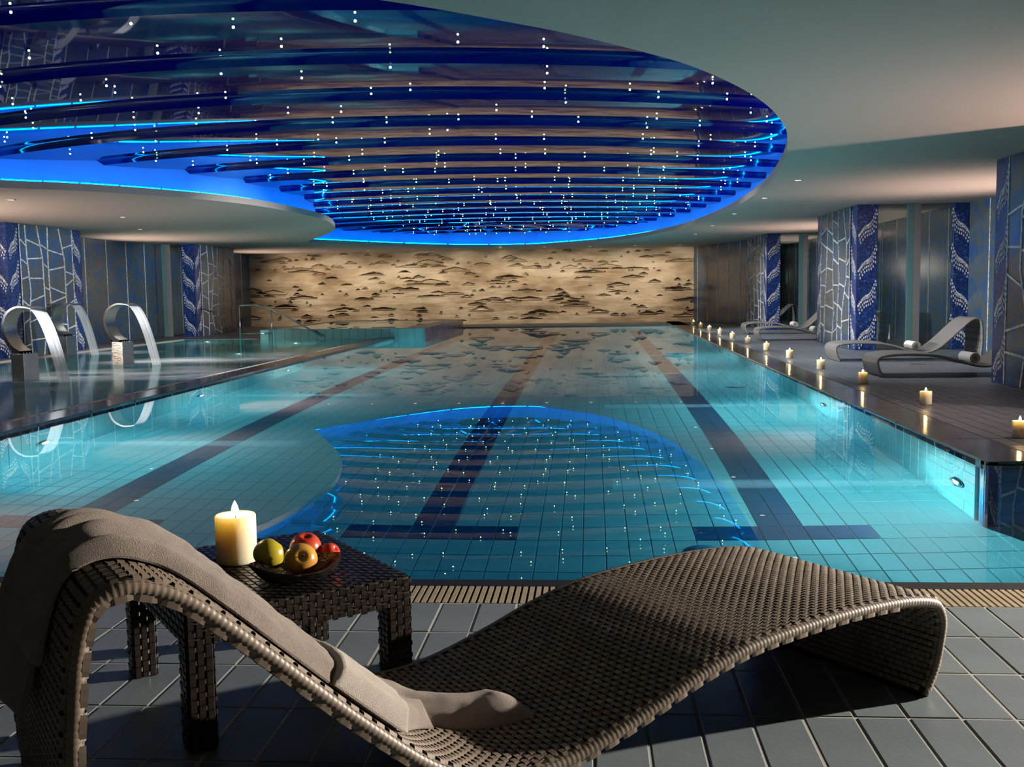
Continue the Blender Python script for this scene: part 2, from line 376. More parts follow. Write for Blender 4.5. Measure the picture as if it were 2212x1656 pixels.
# right deck
floor_r = ground('floor_right', [(COPE, 8.2, POOL_C, 37.5, -.3), (ALC, 8.2, 3.72, POOL_C, -.3)], -.004, M['grout'])
RW, RL = .1393, .3285
rv, rf = tile_piece(RW - .006, RL - .006)
rme = data('deck_tile_r', rv, rf, M['deck_r'])
rc = []
for i in range(int((8.15 - COPE) / RW)):
    for j in range(int(30.4 / RL)):
        rc.append((COPE + .012 + (i + .5) * RW, POOL_C + .05 + (j + .5) * RL))
def visr(c): return c[1] > 9.0 and c[0] / c[1] < .41 and c[0] < 4.7
rc.sort(key=lambda c: (not visr(c), c[0] ** 2 + c[1] ** 2))
mb = MB()
for k, (x, y) in enumerate(rc):
    if k < 300: put('deck_tile', rme, floor_r, (x, y, random.uniform(-.0008, .0008)))
    else: mb.add([(a + x, b + y, c) for a, b, c in rv], rf)
tag(mb.build('deck_tile_field', M['deck_r'], floor_r), kind='stuff')
cop = struct(MB().build('trim_2', M['coping']) if False else empty('trim_2'))
for k in range(26):
    y0 = POOL_C + k * 1.0; y1 = min(y0 + .992, POOL_F + .3)
    MB().box((POOL_R, y0, -.25), (COPE, y1, .004), 0, .006).build('coping_slab', M['coping'], cop)
for k in range(3):
    x0 = COPE + k * .65
    MB().box((x0, POOL_C, -.25), (min(x0 + .642, ALC), POOL_C + .3, .0065), 0, .002).build('coping_slab', M['coping'], cop)

# pool basin
basin = struct(MB().box((POOL_L - .4, POOL_N - .3, -DEPTH - .3), (ALC + .3, POOL_F + .6, -DEPTH - .006)).build('floor_pool', M['pool_grout']))
PW, PL = .1465, .29
pv, pf = tile_piece(PW - .007, PL - .007, .01, .002)
pme_p = data('pool_tile', pv, pf, M['tile_pale']); pme_d = data('pool_tile_dark', pv, pf, M['tile_dark'])
LANES = (1.25, -1.10, -3.55)
def isdark(x, y):
    for c in LANES:
        if abs(x - c) < .147 and 6.63 < y < 31: return True
        if abs(x - c) < .56 and 6.63 < y < 6.93: return True
    return False
pc = []
x0p = 1.25 - 120 * PW; y0p = 6.64
for i in range(0, 160):
    x = x0p + (i + .5) * PW
    if not POOL_L < x < ALC: continue
    for j in range(-10, 92):
        y = y0p + (j + .5) * PL
        if y < POOL_N or y > POOL_F or (x > POOL_R and y > POOL_C): continue
        pc.append((x, y))
pc.sort(key=lambda c: (not (c[1] > 5.5 and abs(c[0] + .2) < .44 * c[1]), c[0] ** 2 + c[1] ** 2))
mb = MB()
for k, (x, y) in enumerate(pc):
    d = isdark(x, y)
    if k < 300: put('pool_tile', pme_d if d else pme_p, basin, (x, y, -DEPTH))
    else: mb.add([(a + x, b + y, c - DEPTH) for a, b, c in pv], pf, int(d))
tag(mb.build('pool_tile_field', [M['tile_pale'], M['tile_dark']], basin), kind='stuff')
def tiled_wall(name, org, ea, eb, la, lb, pa, pb, mat, back, thk=.06):
    """tiles on a vertical wall: ea along, eb up, normal = ea x eb"""
    org, ea, eb = Vector(org), Vector(ea), Vector(eb); n = ea.cross(eb)
    q = [org - n * .02, org + ea * la - n * .02, org + ea * la + eb * lb - n * .02, org + eb * lb - n * .02]
    r = [v - n * thk for v in q]
    w = struct(MB().add([tuple(v) for v in q + r], [(0, 1, 2, 3), (7, 6, 5, 4), (4, 5, 1, 0), (5, 6, 2, 1), (6, 7, 3, 2), (7, 4, 0, 3)]).build(name, back))
    v0, f0 = tile_piece(pa - .006, pb - .006, .02, .002); mb = MB()
    for i in range(int(la / pa)):
        for j in range(int(lb / pb)):
            c = org + ea * ((i + .5) * pa) + eb * ((j + .5) * pb)
            mb.add([tuple(c + ea * a + eb * b + n * c2) for a, b, c2 in v0], f0)
    tag(mb.build('wall_tile_field', mat, w), kind='stuff')
    return w
tiled_wall('wall_pool_right', (POOL_R, POOL_F, -DEPTH), (0, -1, 0), (0, 0, 1), POOL_F - POOL_C, DEPTH, .2, .2985, M['tile_wall'], M['pool_grout'])
tiled_wall('wall_pool_left', (POOL_L, POOL_N, -DEPTH), (0, 1, 0), (0, 0, 1), 25.96 - POOL_N, DEPTH, .2, .2985, M['tile_wall'], M['pool_grout'])
tiled_wall('wall_pool_back', (-4.24, POOL_F, -DEPTH), (1, 0, 0), (0, 0, 1), POOL_R + 4.24, DEPTH, .2, .2985, M['tile_wall'], M['pool_grout'])
tiled_wall('wall_pool_step', (POOL_R, POOL_C, -DEPTH), (1, 0, 0), (0, 0, 1), ALC - POOL_R, DEPTH, .27, .2985, M['tile_blue'], M['tile_blue'])
tiled_wall('wall_pool_side', (ALC, POOL_C, -DEPTH), (0, -1, 0), (0, 0, 1), POOL_C - POOL_N, DEPTH, .28, .2985, M['tile_blue'], M['tile_blue'])
tiled_wall('wall_pool_near', (ALC, POOL_N, -DEPTH), (-1, 0, 0), (0, 0, 1), ALC - POOL_L, DEPTH - .05, .2, .2915, M['tile_wall'], M['pool_grout'])
# main water body (its sides and bottom lie inside the basin shell)
wz = -.012
E_ = .03
SPX, SPY = -4.25, 25.98
poly = [(POOL_L - E_, POOL_N - E_), (ALC + E_, POOL_N - E_), (ALC + E_, POOL_C + E_), (POOL_R + E_, POOL_C + E_), (POOL_R + E_, POOL_F + E_), (SPX - E_, POOL_F + E_), (SPX - E_, SPY + E_), (POOL_L - E_, SPY + E_)]
nq = len(poly)
wv = [(x, y, -DEPTH - .03) for x, y in poly] + [(x, y, wz) for x, y in poly]
wf = [tuple(range(nq))[::-1], tuple(range(nq, 2 * nq))] + [(i, (i + 1) % nq, nq + (i + 1) % nq, nq + i) for i in range(nq)]
tag(put('pool_water', data('pool_water', wv, wf, M['water'])), 'still teal water filling the long swimming pool', 'water', kind='stuff')

# underwater lamps
def pool_lamp(x, y, sgn, where, first=[None]):
    t = empty('pool_lamp', (x, y, -1.1)); tag(t, where, 'pool lamp', 'round lamps in the pool walls')
    a = math.pi / 2 * -sgn
    if first[0] is None:
        ring = MB().lathe([(.075, 0), (.115, 0), (.12, .012), (.10, .028), (.078, .03), (.074, .018)], 28).mesh('ring', M['steel'], True)
        lens = MB().lathe([(.0001, .016), (.05, .016), (.075, .012)], 24).mesh('lens', M['pool_lens'], True)
        first[0] = (ring, lens)
    for nme, me in zip(('ring', 'lens'), first[0]):
        o = put(nme, me, t); o.rotation_euler = (0, a, 0)
    if (sgn > 0 and y < 20) or (sgn < 0 and y < 17): beam(x, y, sgn, t)
    lamp('pool_lamp_light', 'POINT', (x - sgn * .20, y, -1.1), POOL_W, (.82, 1.0, .96), shadow_soft_size=0.0)
def beam_mat():
    m, nt, b, out = nodes('lit_water'); nt.nodes.remove(b)
    v = N(nt, 'ShaderNodeVolumeScatter'); v.inputs['Color'].default_value = (.9, 1, 1, 1); v.inputs['Density'].default_value = 1.1; v.inputs['Anisotropy'].default_value = .2
    nt.links.new(v.outputs[0], out.inputs['Volume']); return m
M['beam'] = beam_mat()
def beam(x, y, sgn, parent):
    o = MB().lathe([(.0001, .04), (.06, .04), (.075, .6), (.10, 1.2), (.13, 2.4), (.0001, 2.4)], 14).build('light_beam', M['beam'], parent, True)
    o.rotation_euler = (0, -math.pi / 2 * sgn, 0)
    lamp('pool_beam_light', 'SPOT', (x - sgn * .035, y, -1.1), 2600, (.9, 1.0, 1.0), (x - sgn * 3, y, -1.1), spot_size=.16, spot_blend=.6, shadow_soft_size=.03)
POOL_W = 185
RW_Y = (7.32, 11.5, 15.5, 19.4, 23.4, 27.4, 31.0); LW_Y = (9.0, 12.8, 16.6, 20.6, 24.6)
ordn = ['nearest', 'second', 'third', 'fourth', 'fifth', 'sixth', 'seventh']
for k, y in enumerate(RW_Y): pool_lamp(POOL_R, y, 1, 'round steel lamp in the right pool wall, %s from the camera' % ordn[k])
for k, y in enumerate(LW_Y): pool_lamp(POOL_L, y, -1, 'round steel lamp in the left pool wall, %s from the camera' % ordn[k])
# floor drains
dme = MB().lathe([(.0001, .004), (.05, .006), (.055, .004), (.09, .006), (.095, .003), (.125, .003), (.135, -.004)], 28).mesh('drain', M['drain'], True)
for (x, y, lb) in ((.70, 6.42, 'round blue drain cover beside the right lane end bar'), (1.95, 14.2, 'small round drain cover right of the right lane line'), (-2.3, 14.0, 'small round drain cover between left and middle lane lines')):
    tag(put('floor_drain', dme, None, (x, y, -DEPTH + .006)), lb, 'drain')

dp_ = P(1980, 787)
tag(MB().box((-.10, -.10, 0), (.10, .10, .006), 0, .002).box((-.08, -.012, .006), (.08, .012, .008), 0).box((-.08, -.06, .006), (.08, -.036, .008), 0).box((-.08, .036, .006), (.08, .06, .008), 0).build('deck_drain', M['trim_metal'], None, False, (dp_.x, dp_.y, 0)), 'small square metal drain cover in the right deck between loungers', 'drain')
# ------------------------------------------------------------------ left side: wading pool, rim, deck
rimo = empty('trim_3'); struct(rimo)
for k in range(29):
    y0 = POOL_N - .1 + k * 1.0
    if y0 > 25.8: break
    MB().box((POOL_L - .36, y0, -.3), (POOL_L, min(y0 + .994, 26.2), .02), 0, .006).build('rim_slab', M['dark_rim'], rimo)
MB().box((POOL_L - .385, POOL_N - .1, -.3), (POOL_L - .362, 26.2, .026), 0).build('rim_lip', M['silver'], rimo)
spots = [(-7.15, 14.55, 1.9, 1.7, 1.0), (-6.0, 15.3, 1.6, 2.2, .75), (-7.2, 17.75, 1.9, 1.5, 1.0), (-6.0, 18.6, 1.5, 2.6, .8), (-9.9, 20.6, 1.3, 1.0, .8), (-6.4, 12.2, 1.5, 1.5, .35)]
M['left_water'] = foamwater('wading_water', spots, .09)
MB().box((SHORE, POOL_N - .1, -.75), (POOL_L - .3, 26.2, -.5)).build('floor_wading', M['spa_tile']); struct(bpy.data.objects['floor_wading'])
tag(MB().add([(SHORE - .05, POOL_N, 0), (POOL_L - .37, POOL_N, 0), (POOL_L - .37, 26.25, 0), (SHORE - .05, 26.25, 0)], [(0, 1, 2, 3)]).build('wading_water', M['left_water']), 'smooth misty water of the shallow wading pool on the left', 'water', kind='stuff')
floor_l = ground('floor_left', [(-13, SHORE, 3, 37.5, -.3), (SHORE, -8.6, 26.2, 37.5, -.3), (-8.6, POOL_R + .5, POOL_F, 37.5, -.3), (POOL_R, COPE + .1, POOL_F, 37.5, -.3)], .012, M['deck_r'])
MB().box((SHORE - .01, 4, -.3), (SHORE + .10, 26.2, .02)).build('shore_edge', M['paint'], floor_l)
# wading pool lamps (under the water)
for (x, y) in ((-7.0, 24.0), (-7.0, 20.0), (-9.6, 25.2)):
    lamp('wading_lamp_light', 'POINT', (x, y, -.22), 30, (.45, 1, .95), shadow_soft_size=0.0)

# raised spa tub
spa = empty('spa_tub', (-6.4, 25.2, 0)); tag(spa, 'raised teal tiled spa tub at the far left end of the pool', 'spa tub')
SX0, SX1, SY0, SY1, SZ = -2.1, 2.15, 0.79, 8.6, .24
MB().box((SX0, SY0, -.35), (SX1, SY0 + .22, SZ)).box((1.4, SY0, -1.79), (SX1, SY0 + .22, -.35)).build('front_wall', M['spa_tile'], spa)
MB().box((SX1 - .5, SY0 + .22, -1.7), (SX1, SY1, SZ)).build('side_wall', M['spa_side'], spa)
MB().box((SX0, SY0 + .22, -.35), (SX0 + .2, SY1, SZ)).build('side_wall', M['spa_tile'], spa)
MB().box((SX0, SY1, -.35), (SX1, SY1 + .2, SZ)).build('back_wall', M['spa_tile'], spa)
MB().box((SX0 + .2, SY0 + .22, -.7), (SX1 - .5, SY1, -.5)).build('tub_floor', M['spa_tile'], spa)
MB().add([(SX0 + .2, SY0 + .22, SZ - .01), (SX1 - .5, SY0 + .22, SZ - .01), (SX1 - .5, SY1, SZ - .01), (SX0 + .2, SY1, SZ - .01)], [(0, 1, 2, 3)]).build('spa_water', water('spa_water', (1, 1, 1), 0), spa)
for k in range(20):
    x = SX0 + .02 + k * .21
    MB().box((x, SY0 - .012, -.05), (x + .2, SY0, SZ - .005), 0, .003).build('tile', M['spa_tile'], spa)
lamp('spa_lamp_light', 'POINT', (-6.6, 28.6, -.1), 45, (.45, 1, .92), shadow_soft_size=0.0)
lamp('spa_lamp_light', 'POINT', (-6.6, 32.0, -.1), 45, (.45, 1, .92), shadow_soft_size=0.0)

# handrail
hr = empty('handrail', (-8.15, 25.85, 0)); tag(hr, 'stainless steel handrail leading down into the wading pool', 'handrail')
MB().tube([(0, 0, -.1), (0, 0, .79)], .018, 10).build('post', M['chrome'], hr, True)
MB().tube([(-.79, -.1, -.1), (-.79, -.1, .86)], .018, 10).build('post', M['chrome'], hr, True)
MB().tube(crom([(-.79, -.1, .875), (-.5, -.06, .88), (-.36, -.04, .875), (-.25, -.03, .84), (0, 0, .72 + .06), (1.31, 0, .06)], 6), .022, 12).build('rail', M['chrome'], hr, True)
MB().tube([(-.79, -.1, .16), (-.02, 0, .16)], .014, 8).build('lower_rail', M['chrome'], hr, True)

# ------------------------------------------------------------------ fountains
def make_fountain():
    t = empty('water_cannon')
    ped = MB().box((-.12, -.125, -.02), (.12, .125, .38), 0, .004).build('pedestal', M['hammered'], t)
    bm_ = MB()
    for sx in (-1, 1):
        for k in range(5): bm_.lathe([(.0001, .40), (.006, .398), (.009, .39), (.009, .38)], 8, 0, (sx * .10, -.10 + k * .05, 0))
    tag(bm_.build('rivets', M['steel'], ped, True), kind='stuff')
    prof = crom([(.02, 0, .38), (-.13, 0, .46), (-.25, 0, .62), (-.27, 0, .78), (-.18, 0, .94), (0, 0, 1.02), (.18, 0, 1.02), (.30, 0, 1.0)], 6)
    out_, inn = [], []
    for i, p in enumerate(prof):
        a, b = prof[max(i - 1, 0)], prof[min(i + 1, len(prof) - 1)]; tg = (b - a).normalized(); n = Vector((-tg.z, 0, tg.x))
        th = .07 * (1 - i / (len(prof) - 1)) ** 1.2 + .012
        out_.append(p + n * th * .5); inn.append(p - n * th * .5)
    def wd_(i): return .105 + .015 * (i / (len(prof) - 1))
    mb = MB(); mb.grid([[(p.x, s * wd_(i), p.z) for s in (-1, 1)] for i, p in enumerate(out_)][::-1], 0)
    mb.grid([[(p.x, s * wd_(i), p.z) for s in (-1, 1)] for i, p in enumerate(inn)], 1)
    for s in (-1, 1): mb.grid([[(a.x, s * wd_(i), a.z), (b.x, s * wd_(i), b.z)] for i, (a, b) in enumerate(zip(out_, inn))][:: s], 0)
    mb.grid([[(out_[-1].x, s * wd_(99) if False else s * .12, out_[-1].z) for s in (-1, 1)], [(inn[-1].x, s * .12, inn[-1].z) for s in (-1, 1)]], 0)
    o = mb.build('curved_neck', [M['steel'], M['hammered']], t)
    rows = []
    for k in range(22):
        q = k / 21; x = .28 + .46 * q; z = .99 - 1.0 * (.25 * q + .75 * q * q) + .005
        rows.append([(x, (-.115 + .23 * j / 8) * (1 - .12 * q), max(z, -.01)) for j in range(9)])
    MB().grid(rows).build('water_sheet', M['falling'], t, True)
    return t
def copy_tree(o, parent=None):
    c = o.copy(); COL.objects.link(c); c.parent = parent
    for ch in list(o.children): copy_tree(ch, c)
    return c
f0 = make_fountain()
fl = [((-7.9, 13.85, 0), -.35, 'steel arched water cannon nearest the camera at the left edge'),
      ((-7.98, 17.05, 0), -.35, 'steel arched water cannon standing alone nearest the pool rim'),
      ((-10.45, 19.9, 0), -.35, 'dark steel arched water cannon at the back before the left pillar')]
for k, (l, a, lb) in enumerate(fl):
    f = f0 if k == 0 else copy_tree(f0)
    f.location = l; f.rotation_euler = (0, 0, a); tag(f, lb, 'fountain', 'water cannons of the wading pool')

# ------------------------------------------------------------------ ceiling with the curved opening
rimpx = [(820, 0), (1100, 48), (1250, 78), (1400, 115), (1500, 145), (1600, 190), (1660, 230), (1690, 265), (1700, 290), (1698, 330), (1680, 370), (1650, 405), (1600, 440), (1550, 465), (1480, 490), (1400, 508), (1300, 522), (1200, 530), (1130, 534), (1000, 535), (850, 531), (750, 527), (690, 524.5), (665, 522.5), (690, 512), (715, 501), (724, 492), (705, 476), (650, 462), (560, 445), (450, 432), (300, 420), (150, 411), (0, 405)]
rim3 = [P(x, y, CEIL) for x, y in rimpx] + [Vector((-8.7, 11.9, CEIL)), Vector((-9.5, 9.6, CEIL)), Vector((-8.9, 6.8, CEIL)), Vector((-6.6, 4.9, CEIL)), Vector((-3.6, 4.3, CEIL)), Vector((-1.9, 4.6, CEIL))]
rim = crom([rim3[-1]] + rim3 + [rim3[0], rim3[1]], 5)[5:-5]
if (rim[0] - rim[-1]).length < 1e-4: rim.pop()
LIP = .10
outer = [Vector((-13, -1.5, CEIL)), Vector((8.2, -1.5, CEIL)), Vector((8.2, 37.5, CEIL)), Vector((-13, 37.5, CEIL))]
allp = outer + rim
tris = tessellate_polygon([outer, rim])
ctr = Vector((-3, 15, CEIL))
vv = [tuple(p) for p in allp] + [(p.x, p.y, p.z + LIP) for p in allp]
n1 = len(allp); ff = []
for t in tris:
    a, b, c = (allp[i] for i in t); t = tuple(t)
    if (b - a).cross(c - a).z > 0: t = t[::-1]
    ff.append(t); ff.append(tuple(i + n1 for i in t[::-1]))
m_ = len(rim)
for i in range(m_):
    a, b = 4 + i, 4 + (i + 1) % m_; ff.append((a, b, b + n1, a + n1))
for i in range(4): ff.append((i, (i + 1) % 4, (i + 1) % 4 + n1, i + n1))
ceiling = struct(put('ceiling', data('ceiling', vv, ff, M['paint'])))

# cove: outward offset back wall and led strips
area = sum(rim[i].x * rim[(i + 1) % m_].y - rim[(i + 1) % m_].x * rim[i].y for i in range(m_)); sg = 1 if area > 0 else -1
def offs(d):
    out = []
    for i in range(m_):
        t = (rim[(i + 2) % m_] - rim[i - 2]); t.z = 0; t.normalize(); n = Vector((t.y, -t.x, 0)) * sg
        out.append(rim[i] + n * d)
    return out
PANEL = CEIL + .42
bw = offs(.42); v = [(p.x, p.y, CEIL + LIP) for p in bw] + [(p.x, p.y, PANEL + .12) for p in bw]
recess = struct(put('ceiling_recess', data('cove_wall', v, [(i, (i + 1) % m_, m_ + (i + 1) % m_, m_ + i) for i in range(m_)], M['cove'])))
ledp = offs(.17); d = 0
k = 0
while k < m_ - 3:
    q = [ledp[(k + j) % m_] for j in range(4)]
    if (q[-1] - q[0]).length > .15:
        mid = [Vector((p.x, p.y, CEIL + LIP + .02)) for p in (q[0], q[1], q[2], q[2].lerp(q[3], .8))]
        MB().tube(mid, .011, 5).build('led_strip', M['led'], recess)
    k += 3

# glossy scalloped ceiling panels
ST = 1.6; AMP = .058
def zpan(t):
    u = t % 1.0
    return PANEL + (AMP * (u / .93) ** 1.9 if u < .93 else AMP * (1 - (u - .93) / .07))
FAN = Vector((-3.2, 27.6, 0))
for s in range(1, 21):
    rows = []
    for j in range(15):
        t = s + (.93 * j / 12 if j < 13 else (.965, .9999)[j - 13])
        row = []
        for i in range(61):
            x = -11.5 + 16.0 * i / 60
            y = t * ST + .058 * (x + 2.5) ** 2 - 1.2
            row.append((x, y, zpan(t)))
        rows.append(row)
    rows = [[(x, min(y, 35.3), z) for x, y, z in r] for r in rows]
    MB().grid(rows).build('ceiling_panel', M['film'], recess, True)
# radial ribs at the far end of the recess
for k in range(11):
    a = math.radians(20 + 140 * k / 10); dx, dy = math.cos(a), math.sin(a); r1 = 6.2
    p0 = FAN + Vector((dx * .7, dy * .7, PANEL - .005)); p1 = FAN + Vector((dx * r1, dy * r1, PANEL - .005)); nx, ny = -dy, dx
    MB().add([tuple(p0 + Vector((nx * .03, ny * .03, .06))), tuple(p0), tuple(p0 - Vector((nx * .03, ny * .03, -.06))), tuple(p1 + Vector((nx * .30, ny * .30, .06))), tuple(p1), tuple(p1 - Vector((nx * .30, ny * .30, -.06)))], [(0, 1, 4, 3), (1, 2, 5, 4)]).build('ceiling_rib', M['film'], recess)

def inside(x, y):
    c = False; j = m_ - 1
    for i in range(m_):
        a, b = rim[i], rim[j]
        if (a.y > y) != (b.y > y) and x < (b.x - a.x) * (y - a.y) / (b.y - a.y) + a.x: c = not c
        j = i
    return c
rs = random.Random(11); sph = bmesh.new(); bmesh.ops.create_icosphere(sph, subdivisions=1, radius=.0095)
sme = bpy.data.meshes.new('star_light'); sph.to_mesh(sme); sph.free(); sme.materials.append(M['star'])
cnt = 0
for yy in [5.2 + .86 * i for i in range(34)]:
    for xx in [-9.4 + .90 * i for i in range(14)]:
        x = xx + rs.uniform(-.36, .36); y = yy + rs.uniform(-.33, .33)
        if y > 24 and x < -5.5: continue
        if cnt < 298 and inside(x, y) and y / max(1, abs(x)) > 1.4:
            t = (y + 1.2 - .058 * (x + 2.5) ** 2) / ST
            put('star_light', sme, recess, (x, y, zpan(t) - .028)); cnt += 1

# ------------------------------------------------------------------ recessed downlights
def make_down():
    t = empty('recessed_downlight')
    MB().lathe([(.045, -.001), (.062, -.003), (.064, .0), (.062, .004)], 24).build('trim_ring', M['trim_metal'], t, True)
    MB().lathe([(.0001, -.0005), (.03, -.0005), (.046, -.001)], 20).build('lens', M['lens'], t, True)
    return t
dl0 = None
for k in range(10):
    x = -10.4 + k * 1.48
    t = dl0 = make_down() if k == 0 else None or dl0
    if k: t = copy_tree(dl0)
    t.location = (x, 34.3, CEIL - .003); tag(t, 'small round ceiling downlight before the stone wall, ' + ['leftmost', 'second from left', 'third from left', 'fourth from left', 'fifth from left', 'fifth from right', 'fourth from right', 'third from right', 'second from right', 'rightmost'][k] + ' of the row', 'downlight', 'row of downlights before the stone wall')
    lamp('downlight_and_fill_lamp', 'SPOT', (x, 34.3, CEIL - .02), 185, (1, .85, .66), (x, 36.2, 1.25), spot_size=1.5, spot_blend=.9, shadow_soft_size=.03)

for k, (dx, dy, de) in enumerate(DECK_FILL):
    t = copy_tree(dl0); t.location = (dx, dy, CEIL - .003); tag(t, 'added small round ceiling downlight above the right pool edge, ' + ['nearest', 'second', 'third', 'fourth', 'farthest'][k] + ' of its row', 'downlight', 'added fill downlights along the right pool edge')
for k, (dx, dy, de) in enumerate(LEFT_FILL):
    t = copy_tree(dl0); t.location = (dx, dy, CEIL - .003); tag(t, 'added small round ceiling downlight above the wading pool, ' + ['nearest', 'middle', 'farthest'][k] + ' of three', 'downlight', 'added fill downlights above the wading pool')
def make_up():
    t = empty('fill_uplight')
    MB().lathe([(.0001, .004), (.06, .004), (.065, .01), (.06, .03), (.05, .30), (.062, .32), (.066, .33), (.055, .33), (.045, .30), (.0001, .29)], 20).build('housing', M['trim_metal'], t, True)
    return t
up0 = make_up()
for k, (ux, uy, ue) in enumerate(FILL_UPLIGHTS):
    t = up0 if k == 0 else copy_tree(up0); t.location = (ux, uy, .012 if ux < 0 else 0); tag(t, 'added slim grey floor uplight against the ' + ['right wall behind the near loungers', 'right wall behind the far loungers', 'far right corner wall', 'left wall between the pillars', 'far left corner wall'][k], 'uplight', 'added fill uplights along the side walls')

# ------------------------------------------------------------------ stone wall at the far end
rw = random.Random(3)
X0, X1, Z0, Z1 = -12.6, 4.0, -.15, CEIL + .02
nx, nz_ = 760, 140
pk = []
for k in range(290):
    w_ = rw.choice([.06, .10, .14, .2, .33, .55]) * rw.uniform(.7, 1.3)
    pk.append((rw.uniform(X0, X1), rw.uniform(.1, CEIL - .05), w_, rw.uniform(.025, .075) + .12 * w_ * rw.random(), rw.uniform(-.4, .4), rw.uniform(.07, .17)))
rows = []
dep = [[0.0] * (nx + 1) for _ in range(nz_ + 1)]
for j in range(nz_ + 1):
    z = Z0 + (Z1 - Z0) * j / nz_
    for i in range(nx + 1):
        x = X0 + (X1 - X0) * i / nx
        h = .05 * noise.fractal(Vector((x * .5, 0, z * 1.3)), 1, 2, 4) + .010 * noise.fractal(Vector((x * .9, 5, z * 7)), 1, 2, 3)
        dep[j][i] = h
for (cx, cz, w_, h_, sk, dp) in pk:
    i0 = max(0, int((cx - w_ - X0) / (X1 - X0) * nx)); i1 = min(nx, int((cx + w_ - X0) / (X1 - X0) * nx) + 1)
    j0 = max(0, int((cz - .03 - Z0) / (Z1 - Z0) * nz_)); j1 = min(nz_, int((cz + h_ - Z0) / (Z1 - Z0) * nz_) + 1)
    for j in range(j0, j1 + 1):
        z = Z0 + (Z1 - Z0) * j / nz_; b = (z - cz) / h_
        for i in range(i0, i1 + 1):
            x = X0 + (X1 - X0) * i / nx; a = (x - cx) / w_ - sk * .5
            jit = .25 * noise.noise(Vector((x * 9, cz * 3, z * 9)))
            if 0 <= b <= 1 and abs(a) < (1 - b) * (.8 + jit) + .02: dep[j][i] += dp * (.5 + .5 * b) * 1.3
            elif -.25 < b < 0 and abs(a) < .8: dep[j][i] -= .03
v = []
for j in range(nz_ + 1):
    for i in range(nx + 1): v.append((X0 + (X1 - X0) * i / nx, WALL_B + dep[j][i], Z0 + (Z1 - Z0) * j / nz_))
W_ = nx + 1
f = [(j * W_ + i, j * W_ + i + 1, (j + 1) * W_ + i + 1, (j + 1) * W_ + i) for j in range(nz_) for i in range(nx)]
struct(put('wall_back', data('wall_back', v, f, M['stone'])))

# ------------------------------------------------------------------ side walls with silver lines
def lined_wall(name, a, b, nlines, flip=1, z1=CEIL, first=.5):
    a, b = Vector((a[0], a[1], 0)), Vector((b[0], b[1], 0)); e = (b - a); L = e.length; e.normalize(); n = Vector((e.y, -e.x, 0)) * flip
    q = [a, b, b - n * .12, a - n * .12]
    w = struct(MB().add([tuple(p) for p in q] + [(p.x, p.y, z1) for p in q], [(3, 2, 1, 0), (4, 5, 6, 7)] + [(i, (i + 1) % 4, 4 + (i + 1) % 4, 4 + i) for i in range(4)]).build(name, M['slate']))
    for k in range(nlines):
        p = a + e * (L * (k + first) / nlines)
        c = [p - e * .014, p + e * .014]; c2 = [x + n * .006 for x in c]
        MB().add([(c[0].x, c[0].y, .02), (c2[0].x, c2[0].y, .02), (c2[1].x, c2[1].y, .02), (c[1].x, c[1].y, .02), (c[0].x, c[0].y, z1 - .01), (c2[0].x, c2[0].y, z1 - .01), (c2[1].x, c2[1].y, z1 - .01), (c[1].x, c[1].y, z1 - .01)], [(0, 1, 5, 4), (1, 2, 6, 5), (2, 3, 7, 6), (4, 5, 6, 7)]).build('silver_line', M['silver'], w)
    return w
lined_wall('wall_right', (WALL_R, 4.2), (WALL_R, 37), 30, -1)
lined_wall('wall_left', (WALL_L, 8), (WALL_L, 37), 26, 1)
lined_wall('wall_right_far', (PIER_R, 31.9), (3.50, 36.3), 5, -1)

